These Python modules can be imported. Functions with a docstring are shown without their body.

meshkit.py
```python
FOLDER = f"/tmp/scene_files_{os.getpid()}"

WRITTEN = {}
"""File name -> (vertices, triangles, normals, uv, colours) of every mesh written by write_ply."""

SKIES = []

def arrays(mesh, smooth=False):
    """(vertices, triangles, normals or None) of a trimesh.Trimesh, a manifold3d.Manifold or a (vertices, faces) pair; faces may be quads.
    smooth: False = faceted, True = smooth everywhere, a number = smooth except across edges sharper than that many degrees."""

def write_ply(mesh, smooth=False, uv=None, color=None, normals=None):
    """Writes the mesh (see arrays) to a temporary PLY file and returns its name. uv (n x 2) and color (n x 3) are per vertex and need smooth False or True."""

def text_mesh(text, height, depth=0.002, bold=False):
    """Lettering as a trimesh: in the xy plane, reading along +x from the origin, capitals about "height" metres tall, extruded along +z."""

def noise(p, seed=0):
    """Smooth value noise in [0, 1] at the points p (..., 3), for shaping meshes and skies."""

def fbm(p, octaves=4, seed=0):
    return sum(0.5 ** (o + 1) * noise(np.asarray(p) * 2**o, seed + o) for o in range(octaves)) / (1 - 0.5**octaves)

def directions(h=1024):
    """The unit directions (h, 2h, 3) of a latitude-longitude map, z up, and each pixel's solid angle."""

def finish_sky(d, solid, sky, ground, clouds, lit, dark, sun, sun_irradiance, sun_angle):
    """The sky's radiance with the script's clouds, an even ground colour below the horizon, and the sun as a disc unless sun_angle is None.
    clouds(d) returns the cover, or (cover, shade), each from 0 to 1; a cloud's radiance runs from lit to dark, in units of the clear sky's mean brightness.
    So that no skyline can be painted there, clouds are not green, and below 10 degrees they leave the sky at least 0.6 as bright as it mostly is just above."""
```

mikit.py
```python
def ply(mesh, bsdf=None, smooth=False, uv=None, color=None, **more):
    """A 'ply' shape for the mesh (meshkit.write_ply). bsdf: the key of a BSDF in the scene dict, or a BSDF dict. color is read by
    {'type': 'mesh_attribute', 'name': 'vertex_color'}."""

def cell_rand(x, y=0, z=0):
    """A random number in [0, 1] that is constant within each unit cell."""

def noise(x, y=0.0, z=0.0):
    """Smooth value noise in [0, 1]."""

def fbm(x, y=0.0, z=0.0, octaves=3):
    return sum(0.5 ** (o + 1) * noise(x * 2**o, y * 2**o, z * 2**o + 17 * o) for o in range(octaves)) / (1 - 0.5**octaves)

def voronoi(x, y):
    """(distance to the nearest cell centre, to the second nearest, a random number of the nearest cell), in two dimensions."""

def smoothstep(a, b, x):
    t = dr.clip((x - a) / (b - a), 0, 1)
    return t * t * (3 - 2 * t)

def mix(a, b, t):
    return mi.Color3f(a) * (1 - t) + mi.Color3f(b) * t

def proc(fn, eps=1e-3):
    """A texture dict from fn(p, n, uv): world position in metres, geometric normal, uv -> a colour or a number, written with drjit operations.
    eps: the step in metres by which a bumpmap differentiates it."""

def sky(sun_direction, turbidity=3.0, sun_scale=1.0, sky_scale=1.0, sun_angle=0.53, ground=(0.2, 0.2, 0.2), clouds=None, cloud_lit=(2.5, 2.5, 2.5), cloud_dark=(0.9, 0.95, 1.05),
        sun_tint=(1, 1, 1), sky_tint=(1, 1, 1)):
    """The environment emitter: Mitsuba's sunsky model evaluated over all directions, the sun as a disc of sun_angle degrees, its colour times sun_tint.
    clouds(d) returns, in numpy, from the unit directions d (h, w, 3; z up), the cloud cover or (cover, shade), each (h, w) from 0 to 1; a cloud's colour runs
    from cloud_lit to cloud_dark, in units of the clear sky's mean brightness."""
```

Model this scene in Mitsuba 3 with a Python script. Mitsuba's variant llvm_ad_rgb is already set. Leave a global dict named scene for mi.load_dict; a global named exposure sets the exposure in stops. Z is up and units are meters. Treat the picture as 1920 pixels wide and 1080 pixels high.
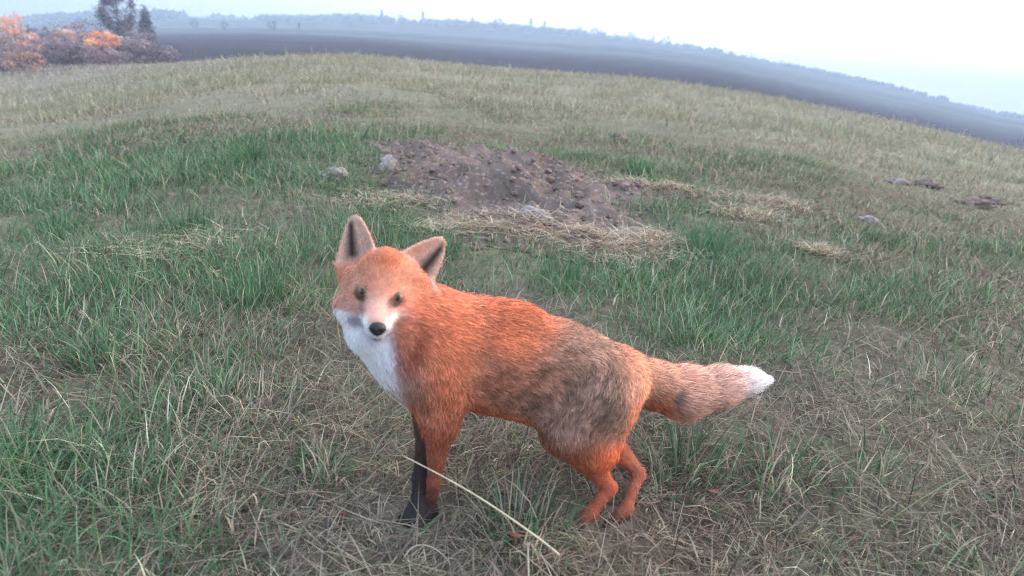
import math
import numpy as np
import trimesh
import mitsuba as mi
import mikit
import meshkit

T = mi.ScalarTransform4f

# ------------------------------------------------------------------ camera
EYE_HEIGHT = 0.68
PITCH, ROLL = math.radians(17.0), math.radians(4.6)
_f = np.array([0, math.cos(PITCH), -math.sin(PITCH)])
_u = math.cos(ROLL) * np.array([0, math.sin(PITCH), math.cos(PITCH)]) - math.sin(ROLL) * np.array([1.0, 0, 0])
_eye = np.array([0, 0, EYE_HEIGHT])
HAZE_DENSITY = 1.0e-3
scene = {'type': 'scene'}
labels = {}
scene['air'] = {'type': 'homogeneous', 'albedo': {'type': 'rgb', 'value': [0.64, 0.80, 1.0]}, 'sigma_t': HAZE_DENSITY}
scene['camera'] = {
    'type': 'thinlens', 'fov': 75.0, 'fov_axis': 'x', 'near_clip': 0.05, 'far_clip': 9000.0,
    'aperture_radius': 0.0029, 'focus_distance': 1.55,
    'to_world': T().look_at(origin=_eye.tolist(), target=(_eye + _f).tolist(), up=_u.tolist()),
    'medium': {'type': 'ref', 'id': 'air'},
}

# ------------------------------------------------------------------ sky and exposure
def veil(d):
    # a thin, even autumn overcast, thickening gently towards the side where the sun stands
    n = meshkit.fbm(d * np.array([2.2, 2.2, 5.0]) + 4.0, octaves=4, seed=3)
    glow = d @ (np.array([0.85, 0.45, 0.28]) / np.linalg.norm([0.85, 0.45, 0.28]))
    cover = np.clip(0.80 + 0.18 * glow + 0.2 * (n - 0.5), 0, 1)
    shade = np.clip(0.82 - 0.85 * glow + 0.3 * (n - 0.5), 0, 1)
    return cover, shade

scene['sky'] = mikit.sky((0.85, 0.45, 0.28), turbidity=3.5, sun_scale=0.12, sun_angle=18, sky_scale=1.0,
                         ground=(0.14, 0.14, 0.12), clouds=veil, cloud_lit=(2.75, 2.62, 2.75), cloud_dark=(0.55, 0.76, 1.05))
exposure = 4.4

rng = np.random.default_rng(7)


def lin(c):
    """sRGB 0-255 to linear."""
    x = np.asarray(c, float) / 255.0
    return np.where(x < 0.04045, x / 12.92, ((x + 0.055) / 1.055) ** 2.4)


def smooth(a, b, x):
    t = np.clip((np.asarray(x, float) - a) / (b - a), 0, 1)
    return t * t * (3 - 2 * t)


def tag(key, label=None, category=None, group=None, kind=None):
    e = {}
    if label:
        e['label'] = label
    if category:
        e['category'] = category
    if group:
        e['group'] = group
    if kind:
        e['kind'] = kind
    labels[key] = e


def numbered(name):
    if name not in scene and name not in labels:
        return name
    k = 1
    while f'{name}_{k:03d}' in scene or f'{name}_{k:03d}' in labels:
        k += 1
    return f'{name}_{k:03d}'


def colored(key, v, f, color, normals=None, bsdf='painted_matte'):
    path = meshkit.write_ply((np.asarray(v), np.asarray(f)), smooth=normals is None, color=np.clip(color, 0, 1), normals=normals)
    scene[key] = {'type': 'ply', 'filename': path, 'face_normals': False, 'bsdf': {'type': 'ref', 'id': bsdf}}
    return key


VC = {'type': 'mesh_attribute', 'name': 'vertex_color'}
scene['painted_matte'] = {'type': 'twosided', 'bsdf': {'type': 'diffuse', 'reflectance': VC}}
scene['fur_material'] = {'type': 'twosided', 'bsdf': {'type': 'principled', 'base_color': VC, 'roughness': 0.7, 'specular': 0.15, 'sheen': 0.3, 'sheen_tint': 0.6}}
scene['leaf_material'] = {'type': 'principledthin', 'base_color': VC, 'roughness': 0.6, 'diff_trans': 0.7, 'eta': 1.3}

# ------------------------------------------------------------------ terrain
# elevation angles (degrees, from eye height) of the land's successive crests by compass direction; the meadow is a low knoll
AZ = np.array([-180, -120, -70, -50, -37.5, -33, -28, -20.6, -12.6, -1.5, 6.8, 13.1, 19.2, 25, 30.3, 35.8, 50, 80, 120, 180.0])
E_MEADOW = np.array([-.3, -.6, -3.0, -3.3, -3.0, -2.2, -.85, .45, 1.12, 1.08, 1.12, .88, .45, -.2, -.88, -1.7, -2.8, -2.4, -.6, -.3])
E_PLOUGH = np.array([.6, .5, .2, -.3, .3, .8, 1.3, 2.05, 2.4, 2.45, 2.5, 2.3, 1.55, .65, -.1, -.75, -.3, .2, .5, .6])
E_VALLEY = np.array([-1.4, -1.7, -3.5, -3.0, -1.7, -1.0, -.75, -.65, .02, -.02, .02, -.22, -.65, -1.3, -2.0, -2.8, -3.9, -3.5, -1.7, -1.4])
E_PALE = np.array([1., 1., .8, .3, .4, 1.1, 1.8, 2.55, 3.1, 3.45, 3.6, 3.3, 2.6, 1.75, 1.0, .2, .15, .6, 1., 1.])
E_HILL = np.array([2., 2., 1.6, 1.1, 1.15, 1.85, 2.6, 3.0, 3.8, 3.9, 3.65, 3.4, 2.8, 2.0, 1.15, .45, .4, 1.2, 2., 2.])
from scipy.interpolate import PchipInterpolator
P_MEADOW, P_VALLEY, P_PLOUGH, P_PALE, P_HILL = (PchipInterpolator(AZ, e) for e in (E_MEADOW, E_VALLEY, E_PLOUGH, E_PALE, E_HILL))
R_CREST = 44.0


def terrain(x, y, detail=True):
    x, y = np.asarray(x, float), np.asarray(y, float)
    r = np.hypot(x, y)
    az = np.degrees(np.arctan2(x, y))
    tn = lambda e: np.tan(np.radians(e))
    ec, ep, ea, eh = P_MEADOW(az), P_PLOUGH(az), P_PALE(az), P_HILL(az)
    zc = EYE_HEIGHT + R_CREST * tn(ec)
    zb = EYE_HEIGHT + 110 * tn(P_VALLEY(az))
    zp, za, zh = EYE_HEIGHT + 430 * tn(ep), EYE_HEIGHT + 900 * tn(ea), EYE_HEIGHT + 1450 * tn(eh)
    s = np.clip((r - 2.0) / (R_CREST - 2.0), 0, 1)
    near = zc * (1.12 * s - 0.12 * s ** 3)
    z = near
    z = np.where(r > R_CREST, zc + (zb - zc) * smooth(R_CREST - 6, 110, r) - (zb - zc) * smooth(R_CREST - 6, 110, R_CREST), z)
    z = np.where(r > 110, zb + (zp - zb) * np.clip((r - 110) / 320, 0, 1) ** 0.9, z)
    z = np.where(r > 430, zp + (za - zp) * np.clip((r - 430) / 470, 0, 1), z)
    z = np.where(r > 900, za + (zh - za) * smooth(900 - 200, 1500, r) / 1.0 * 1.0, z)
    z = np.where(r > 1500, zh - (r - 1500) * 0.05, z)
    if detail:
        p = np.stack([x, y, 0 * x], -1)
        flat = 1 - np.exp(-((x - 0.05) ** 2 + (y - 0.98) ** 2) / 0.09)     # trodden flat where the fox stands
        z = z + (meshkit.fbm(p * 2.3, 3, 5) - 0.5) * 0.07 * (0.25 + 0.75 * flat) * smooth(160, 40, r)
        z = z + (meshkit.fbm(p * 0.45, 2, 9) - 0.5) * 0.10 * smooth(1.3, 4, r) * smooth(160, 40, r)
        z = z + (meshkit.fbm(p * 0.006, 3, 21) - 0.5) * 7.0 * smooth(500, 1100, r)
    return z

# mound of dug-out earth (outline on the ground, metres)
from scipy.spatial import cKDTree
import shapely
MOUND = shapely.Polygon([(-1.18, 5.32), (-1.02, 5.84), (-0.34, 5.35), (0.08, 5.5), (0.6, 5.05), (0.68, 4.55), (1.22, 4.5), (1.15, 4.25),
                         (0.72, 3.8), (0.75, 3.0), (0.54, 2.76), (0.1, 2.86), (-0.17, 2.98), (-0.29, 3.31), (-0.41, 3.65), (-0.68, 4.0)])


MX, MY = 0.10, 0.22      # the mound lies this much nearer and further left than the outline


def mound_depth(x, y):
    x, y = np.asarray(x) + MX, np.asarray(y) + MY
    """signed distance to the mound's outline, positive inside"""
    pts = shapely.points(np.asarray(x), np.asarray(y))
    d = shapely.distance(pts, MOUND.exterior)
    return np.where(shapely.contains(MOUND, pts), d, -d)


HOLES = [(-0.36, 3.93, .16, .10, .16), (-0.10, 4.06, .20, .14, .09), (0.02, 3.72, .18, .10, .10), (-0.05, 3.34, .14, .09, .07), (0.30, 3.62, .10, .07, .05)]


def mound_height(x, y):
    d = mound_depth(x, y)
    p = np.stack([x, y, 0 * x], -1)
    m = smooth(-0.10, 0.28, d + (meshkit.fbm(p * 5, 3, 31) - .5) * .25)
    z = 0.03 * m
    z += m * (np.abs(meshkit.fbm(p * 3.2, 3, 33) - .5) * 0.23 - 0.02)
    z += m * (meshkit.fbm(p * 13, 3, 35) - .5) * 0.06
    z += m * (meshkit.fbm(p * 45, 2, 36) - .5) * 0.022
    for hx, hy, a, b, dep in HOLES:
        q = ((x + MX - hx) / a) ** 2 + ((y + MY - hy) / b) ** 2
        z -= 2.0 * dep * np.exp(-q * 1.6) - 0.4 * dep * np.exp(-(np.sqrt(q) - 1.35) ** 2 * 5)
    return z, m


def polar(r, az):
    rr, aa = np.meshgrid(r, np.radians(az), indexing='ij')
    x, y = rr * np.sin(aa), rr * np.cos(aa)
    v = np.stack([x, y, terrain(x, y)], -1).reshape(-1, 3)
    n, m = len(r), len(az)
    i = np.arange((n - 1) * (m - 1)).reshape(n - 1, m - 1)
    a = (np.arange(n - 1)[:, None] * m + np.arange(m - 1)[None]).reshape(-1)
    f = np.vstack([np.stack([a, a + m, a + 1], 1), np.stack([a + 1, a + m, a + m + 1], 1)])
    return v, f[:, ::-1]


az_front = np.concatenate([np.arange(-180, -60, 3.0), np.arange(-60, 60, 0.6), np.arange(60, 180.1, 3.0)])
r_meadow = np.concatenate([[0.01], np.geomspace(0.25, 74, 190)])
r_plough = np.concatenate([np.geomspace(74, 455, 60)])
r_hill = np.concatenate([np.geomspace(455, 1600, 80), np.geomspace(1660, 2480, 8)])

fbm, noise_t, mix, sstep = mikit.fbm, mikit.noise, mikit.mix, mikit.smoothstep
import drjit as dr


def meadow_color(p, n, uv):
    r = dr.sqrt(p.x * p.x + p.y * p.y)
    a = fbm(p.x * 3, p.y * 3, 0, 4)
    b = fbm(p.x * 26, p.y * 26, 0, 3)
    soil = mix((.075, .064, .052), (.22, .19, .155), fbm(p.x * 70, p.y * 70, 0, 3))
    thatch = mix((.25, .225, .17), (.12, .135, .085), b)
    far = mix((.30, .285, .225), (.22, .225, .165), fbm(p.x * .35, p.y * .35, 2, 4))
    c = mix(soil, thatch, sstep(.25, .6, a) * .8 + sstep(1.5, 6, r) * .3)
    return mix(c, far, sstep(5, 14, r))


def soil_color(p, n, uv):
    a = fbm(p.x * 6, p.y * 6, p.z * 6, 4)
    b = fbm(p.x * 60, p.y * 60, p.z * 60, 3)
    c = mix((.125, .094, .085), (.27, .208, .19), a)
    c = mix(c, mi.Color3f(.42, .36, .31), sstep(.62, .8, b) * .7)
    return c * (0.75 + 0.5 * b)


def plough_color(p, n, uv):
    a = fbm(p.x * .02, p.y * .05, 0, 4)
    row = sstep(.35, .65, noise_t(p.x * .03, p.y * .35, 1))
    return mix((.045, .038, .05), (.085, .074, .085), a * .6 + row * .4)


def hill_color(p, n, uv):
    r = dr.sqrt(p.x * p.x + p.y * p.y)
    a = fbm(p.x * .004, p.y * .012, 0, 4)
    strip = sstep(.45, .6, noise_t(p.x * .0015 + 5, r * .011, 3))
    c = mix((.085, .09, .085), (.13, .125, .11), a)
    c = mix(c, mi.Color3f(.06, .065, .06), strip * .8)
    return mix(c, mi.Color3f(.05, .06, .05), sstep(930, 1150, r + 200 * a))


for key, fn in (('meadow_soil', meadow_color), ('mound_soil', soil_color), ('plough_soil', plough_color), ('hill_cover', hill_color)):
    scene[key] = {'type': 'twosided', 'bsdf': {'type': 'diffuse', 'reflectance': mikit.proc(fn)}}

for key, r, bs in (('ground', r_meadow, 'meadow_soil'), ('ploughed_field', r_plough, 'plough_soil'), ('hills', r_hill, 'hill_cover')):
    v, f = polar(r, az_front)
    if key == 'ground':
        d = mound_depth(v[:, 0], v[:, 1])
        v[:, 2] -= 0.20 * smooth(0.0, 0.12, d)          # the mound's own sheet takes over here
    scene[key] = mikit.ply((v, f), bs, smooth=True)
    tag(key, kind='structure')

gx, gy = np.meshgrid(np.arange(-1.5, 1.6, 0.016), np.arange(2.3, 5.9, 0.022), indexing='ij')
mh, mm = mound_height(gx, gy)
gz = terrain(gx, gy) + mh
gz = np.where(mound_depth(gx, gy) < -0.13, gz - 0.12, gz) - 0.05 * smooth(0.02, -0.12, mound_depth(gx, gy))
n0, n1 = gx.shape
a = (np.arange(n0 - 1)[:, None] * n1 + np.arange(n1 - 1)[None]).reshape(-1)
mf = np.vstack([np.stack([a, a + n1, a + 1], 1), np.stack([a + 1, a + n1, a + n1 + 1], 1)])
mv = np.stack([gx, gy, gz], -1).reshape(-1, 3)
keep = (mound_depth(mv[:, 0], mv[:, 1]) > -0.22)[mf].all(1)
scene['soil_mound'] = mikit.ply((mv, mf[keep]), 'mound_soil', smooth=True)
tag('soil_mound', 'bare mound of dug grey-brown earth with a burrow hole behind the fox', 'earth mound', kind='structure')


def surface(x, y):
    """height of whatever ground shows at x, y"""
    x, y = np.atleast_1d(np.asarray(x, float)), np.atleast_1d(np.asarray(y, float))
    z = terrain(x, y)
    near = (x > -1.6) & (x < 1.6) & (y > 2.3) & (y < 6.0)
    if near.any():
        h, m = mound_height(x[near], y[near])
        d = mound_depth(x[near], y[near])
        z[near] = z[near] + np.where(d > -0.1, h, 0)
    return z

# ------------------------------------------------------------------ fox
# bones: name, joint a, radius, joint b, radius, blend, coat colour at a and at b (as seen, sRGB), hair length in mm
BONES = [
    ('chest', (-0.0970, 1.0043, 0.2538), 0.0743, (-0.0127, 1.0181, 0.2477), 0.0719, 0.05, (202, 122, 90), (202, 122, 88), 12),
    ('loin', (-0.0127, 1.0181, 0.2477), 0.0719, (0.0777, 1.0335, 0.2297), 0.0724, 0.05, (202, 122, 88), (192, 126, 98), 12),
    ('pelvis', (0.0781, 1.0319, 0.2246), 0.0706, (0.1487, 1.0410, 0.2029), 0.0671, 0.05, (188, 124, 98), (178, 126, 104), 12),
    ('withers', (-0.1027, 1.0127, 0.2984), 0.0372, (0.0058, 1.0309, 0.2897), 0.0380, 0.04, (202, 128, 98), (190, 104, 70), 18),
    ('belly', (-0.0844, 0.9964, 0.2281), 0.0413, (0.0361, 1.0111, 0.1905), 0.0335, 0.04, (202, 122, 90), (204, 128, 94), 12),
    ('rump', (0.1330, 1.0486, 0.2278), 0.0453, (0.2001, 1.0597, 0.2128), 0.0331, 0.04, (170, 124, 104), (196, 138, 112), 12),
    ('neck_top', (-0.1566, 0.9918, 0.3328), 0.0465, (-0.1009, 1.0030, 0.2837), 0.0581, 0.04, (202, 128, 98), (202, 128, 98), 12),
    ('neck', (-0.1798, 0.9829, 0.3206), 0.0563, (-0.1145, 0.9846, 0.2577), 0.0660, 0.04, (202, 122, 90), (202, 122, 90), 12),
    ('bib', (-0.2024, 0.9572, 0.3050), 0.0437, (-0.1594, 0.9632, 0.2564), 0.0396, 0.035, (246, 243, 250), (246, 243, 250), 12),
    ('brisket', (-0.1517, 0.9681, 0.2550), 0.0420, (-0.1138, 0.9728, 0.2194), 0.0444, 0.035, (190, 140, 118), (202, 122, 90), 14),
    ('cranium', (-0.1919, 0.9831, 0.3728), 0.0484, (-0.1933, 0.9547, 0.3651), 0.0408, 0.02, (206, 152, 128), (206, 152, 128), 9),
    ('brow', (-0.1941, 0.9592, 0.3972), 0.0319, (-0.1924, 0.9267, 0.3764), 0.0162, 0.02, (208, 134, 104), (210, 144, 116), 8),
    ('cheek_l', (-0.2146, 0.9501, 0.3504), 0.0271, (-0.2368, 0.9556, 0.3339), 0.0193, 0.02, (206, 150, 126), (214, 176, 165), 13),
    ('cheek_r', (-0.1736, 0.9476, 0.3420), 0.0287, (-0.1546, 0.9556, 0.3340), 0.0210, 0.02, (212, 130, 96), (210, 120, 86), 13),
    ('temple_l', (-0.2388, 0.9756, 0.3754), 0.0186, (-0.2434, 0.9587, 0.3443), 0.0201, 0.02, (206, 146, 120), (206, 150, 130), 9),
    ('temple_r', (-0.1602, 0.9769, 0.3696), 0.0252, (-0.1462, 0.9658, 0.3502), 0.0088, 0.02, (214, 136, 104), (214, 132, 100), 9),
    ('muzzle', (-0.1927, 0.9262, 0.3576), 0.0249, (-0.1840, 0.8760, 0.3473), 0.0132, 0.018, (222, 150, 120), (226, 190, 172), 4),
    ('lips_l', (-0.1982, 0.9064, 0.3441), 0.0121, (-0.1935, 0.8789, 0.3398), 0.0080, 0.012, (240, 238, 242), (240, 240, 245), 4),
    ('lips_r', (-0.1794, 0.9055, 0.3411), 0.0121, (-0.1739, 0.8787, 0.3392), 0.0080, 0.012, (240, 232, 235), (240, 238, 242), 4),
    ('jaw', (-0.1949, 0.9212, 0.3241), 0.0195, (-0.1852, 0.8799, 0.3257), 0.0073, 0.014, (225, 220, 225), (200, 196, 200), 6),
    ('shoulder_l', (-0.1039, 0.9565, 0.2342), 0.0451, (-0.0947, 0.9269, 0.1717), 0.0248, 0.035, (202, 122, 90), (184, 106, 78), 14),
    ('foreleg_l', (-0.0943, 0.9281, 0.1757), 0.0231, (-0.0980, 0.9163, 0.0687), 0.0072, 0.02, (168, 98, 76), (150, 90, 70), 8),
    ('pastern_l', (-0.0980, 0.9163, 0.0687), 0.0087, (-0.1033, 0.9210, 0.0156), 0.0093, 0.012, (140, 84, 68), (66, 58, 58), 5),
    ('paw_l', (-0.1024, 0.9223, 0.0097), 0.0111, (-0.1159, 0.9036, 0.0100), 0.0100, 0.012, (80, 62, 56), (58, 54, 56), 5),
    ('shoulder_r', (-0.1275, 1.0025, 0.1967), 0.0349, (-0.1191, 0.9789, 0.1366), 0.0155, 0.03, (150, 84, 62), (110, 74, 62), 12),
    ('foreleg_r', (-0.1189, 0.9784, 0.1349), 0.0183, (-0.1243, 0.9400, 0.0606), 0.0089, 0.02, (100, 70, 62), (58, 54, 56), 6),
    ('pastern_r', (-0.1243, 0.9400, 0.0606), 0.0089, (-0.1236, 0.9175, 0.0212), 0.0110, 0.012, (58, 54, 56), (58, 54, 56), 5),
    ('paw_r', (-0.1222, 0.9155, 0.0148), 0.0135, (-0.1362, 0.9031, 0.0084), 0.0126, 0.012, (58, 54, 56), (58, 54, 56), 4),
    ('toe', (-0.1329, 0.9044, 0.0058), 0.0075, (-0.1456, 0.8943, 0.0070), 0.0066, 0.006, (58, 54, 56), (58, 54, 56), 3),
    ('toe', (-0.1288, 0.9001, 0.0054), 0.0075, (-0.1384, 0.8877, 0.0058), 0.0065, 0.006, (58, 54, 56), (58, 54, 56), 3),
    ('toe', (-0.1220, 0.9002, 0.0059), 0.0075, (-0.1279, 0.8849, 0.0069), 0.0065, 0.006, (58, 54, 56), (58, 54, 56), 3),
    ('toe', (-0.1156, 0.9026, 0.0068), 0.0066, (-0.1183, 0.8873, 0.0079), 0.0057, 0.006, (58, 54, 56), (58, 54, 56), 3),
    ('toe', (-0.1142, 0.9036, 0.0101), 0.0066, (-0.1246, 0.8886, 0.0123), 0.0057, 0.006, (58, 54, 56), (58, 54, 56), 3),
    ('toe', (-0.1081, 0.9030, 0.0081), 0.0066, (-0.1133, 0.8862, 0.0112), 0.0057, 0.006, (58, 54, 56), (58, 54, 56), 3),
    ('thigh_l', (0.1369, 1.0031, 0.1985), 0.0631, (0.1041, 0.9629, 0.1528), 0.0357, 0.04, (160, 124, 108), (156, 98, 78), 12),
    ('gaskin_l', (0.1095, 0.9620, 0.1499), 0.0334, (0.1893, 0.9773, 0.0459), 0.0093, 0.022, (146, 88, 68), (204, 116, 84), 9),
    ('hind_stripe', (0.2036, 1.0310, 0.2045), 0.0285, (0.1700, 0.9637, 0.1212), 0.0230, 0.03, (230, 154, 118), (226, 124, 82), 10),
    ('meta_l', (0.1902, 0.9771, 0.0451), 0.0093, (0.1602, 0.9512, 0.0116), 0.0083, 0.012, (190, 110, 84), (180, 98, 74), 5),
    ('hindpaw_l', (0.1605, 0.9501, 0.0083), 0.0096, (0.1329, 0.9278, 0.0036), 0.0094, 0.012, (170, 86, 62), (90, 64, 58), 5),
    ('toe', (0.1346, 0.9278, 0.0037), 0.0068, (0.1198, 0.9146, 0.0050), 0.0059, 0.006, (58, 54, 56), (58, 54, 56), 3),
    ('toe', (0.1388, 0.9257, 0.0036), 0.0068, (0.1282, 0.9115, 0.0051), 0.0058, 0.006, (58, 54, 56), (58, 54, 56), 3),
    ('thigh_r', (0.1855, 1.0880, 0.1684), 0.0578, (0.1806, 1.0566, 0.1000), 0.0176, 0.04, (150, 112, 96), (190, 108, 80), 14),
    ('gaskin_r', (0.1791, 1.0477, 0.1050), 0.0256, (0.2468, 1.0254, 0.0492), 0.0077, 0.02, (190, 108, 80), (194, 124, 96), 8),
    ('meta_r', (0.2469, 1.0248, 0.0475), 0.0092, (0.2228, 0.9756, 0.0063), 0.0080, 0.012, (184, 112, 88), (188, 112, 88), 5),
    ('hindpaw_r', (0.2238, 0.9708, 0.0077), 0.0098, (0.1982, 0.9484, 0.0027), 0.0087, 0.012, (170, 96, 74), (100, 70, 62), 5),
    ('toe', (0.1999, 0.9485, 0.0028), 0.0069, (0.1858, 0.9355, 0.0049), 0.0060, 0.006, (58, 54, 56), (58, 54, 56), 3),
    ('tail_a', (0.1970, 1.0772, 0.2187), 0.0308, (0.2701, 1.1033, 0.1843), 0.0348, 0.035, (186, 138, 114), (192, 144, 120), 12),
    ('tail_b', (0.2702, 1.1027, 0.1825), 0.0312, (0.3277, 1.1229, 0.1629), 0.0390, 0.03, (194, 146, 124), (206, 160, 140), 24),
    ('tail_c', (0.3277, 1.1229, 0.1629), 0.0390, (0.4016, 1.1460, 0.1703), 0.0288, 0.025, (206, 160, 140), (214, 174, 156), 24),
    ('tail_d', (0.4016, 1.1463, 0.1712), 0.0308, (0.4608, 1.1644, 0.1789), 0.0202, 0.02, (214, 174, 156), (236, 220, 212), 18),
    ('tail_e', (0.4531, 1.1621, 0.1782), 0.0221, (0.4958, 1.1701, 0.1805), 0.0071, 0.012, (236, 228, 224), (244, 241, 240), 10),
]
HEAD_UP = np.array([0.20, 0.22, 0.95]); HEAD_UP /= np.linalg.norm(HEAD_UP)
EARS = [  # base centre, tip, half width, opening direction
    (np.array([-0.2342, 0.9925, 0.4035]), np.array([-0.2544, 1.0220, 0.4656]), 0.0375, np.array([-0.30, -0.95, 0.1])),
    (np.array([-0.1575, 0.9950, 0.3946]), np.array([-0.1124, 1.0241, 0.4384]), 0.0380, np.array([0.45, -0.85, 0.05])),
]


def capsule(p, a, ra, b, rb):
    ab = b - a
    t = np.clip(((p - a) @ ab) / (ab @ ab), 0, 1)
    return np.linalg.norm(p - a - t[..., None] * ab, axis=-1) - (ra + (rb - ra) * t), t


def ear_frame(e):
    B, tip, W, o = e
    H = np.linalg.norm(tip - B)
    u = (tip - B) / H
    w = o - u * (o @ u)
    w /= np.linalg.norm(w)
    return B, u, np.cross(u, w), w, H, W


def ear_local(p, e):
    B, u, v, w, H, W = ear_frame(e)
    q = p - B
    a, x, y = (q @ u) / H, q @ v, q @ w
    ac = np.clip(a, 0, 1)
    half = W * (1 - ac) ** 0.55
    bowl = 0.55 * x ** 2 / W - 0.004 * (1 - ac)
    return a, x, y, half, bowl


def ear_sdf(p, e):
    a, x, y, half, bowl = ear_local(p, e)
    H, W = ear_frame(e)[4:]
    d = np.maximum(np.abs(x) - half, np.abs(y - bowl) - (0.0035 + 0.002 * (1 - np.clip(a, 0, 1))))
    d = np.maximum(d, np.maximum(-0.38 - a, a - 0.99) * H)
    return d * 0.85


def smin(a, b, k):
    h = np.clip(0.5 + 0.5 * (b - a) / k, 0, 1)
    return b * (1 - h) + a * h - k * h * (1 - h)


BONE = [(n, np.array(a), ra, np.array(b), rb, k, lin(ca), lin(cb), L) for n, a, ra, b, rb, k, ca, cb, L in BONES]
VOX = 0.003
lo = np.array([-0.31, 0.82, -0.03])
dims = np.array([275, 132, 170])
field = np.full(dims, 0.08, np.float32)
axes = [lo[i] + np.arange(dims[i]) * VOX for i in range(3)]


def stamp(pa, ra, pb, rb, fn, k, margin=0.065):
    mn = np.minimum(pa - ra, pb - rb) - margin
    mx = np.maximum(pa + ra, pb + rb) + margin
    i0 = np.clip(((mn - lo) / VOX).astype(int), 0, dims - 1)
    i1 = np.clip(((mx - lo) / VOX).astype(int) + 1, 1, dims)
    sl = tuple(slice(i0[i], i1[i]) for i in range(3))
    p = np.stack(np.meshgrid(*[axes[i][sl[i]] for i in range(3)], indexing='ij'), -1)
    field[sl] = smin(field[sl], fn(p), k)


for n, a, ra, b, rb, k, ca, cb, L in BONE:
    stamp(a, ra, b, rb, lambda p: capsule(p, a, ra, b, rb)[0], k)
for e in EARS:
    stamp(e[0], 0.04, e[1], 0.02, lambda p: ear_sdf(p, e), 0.008, 0.03)


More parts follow.
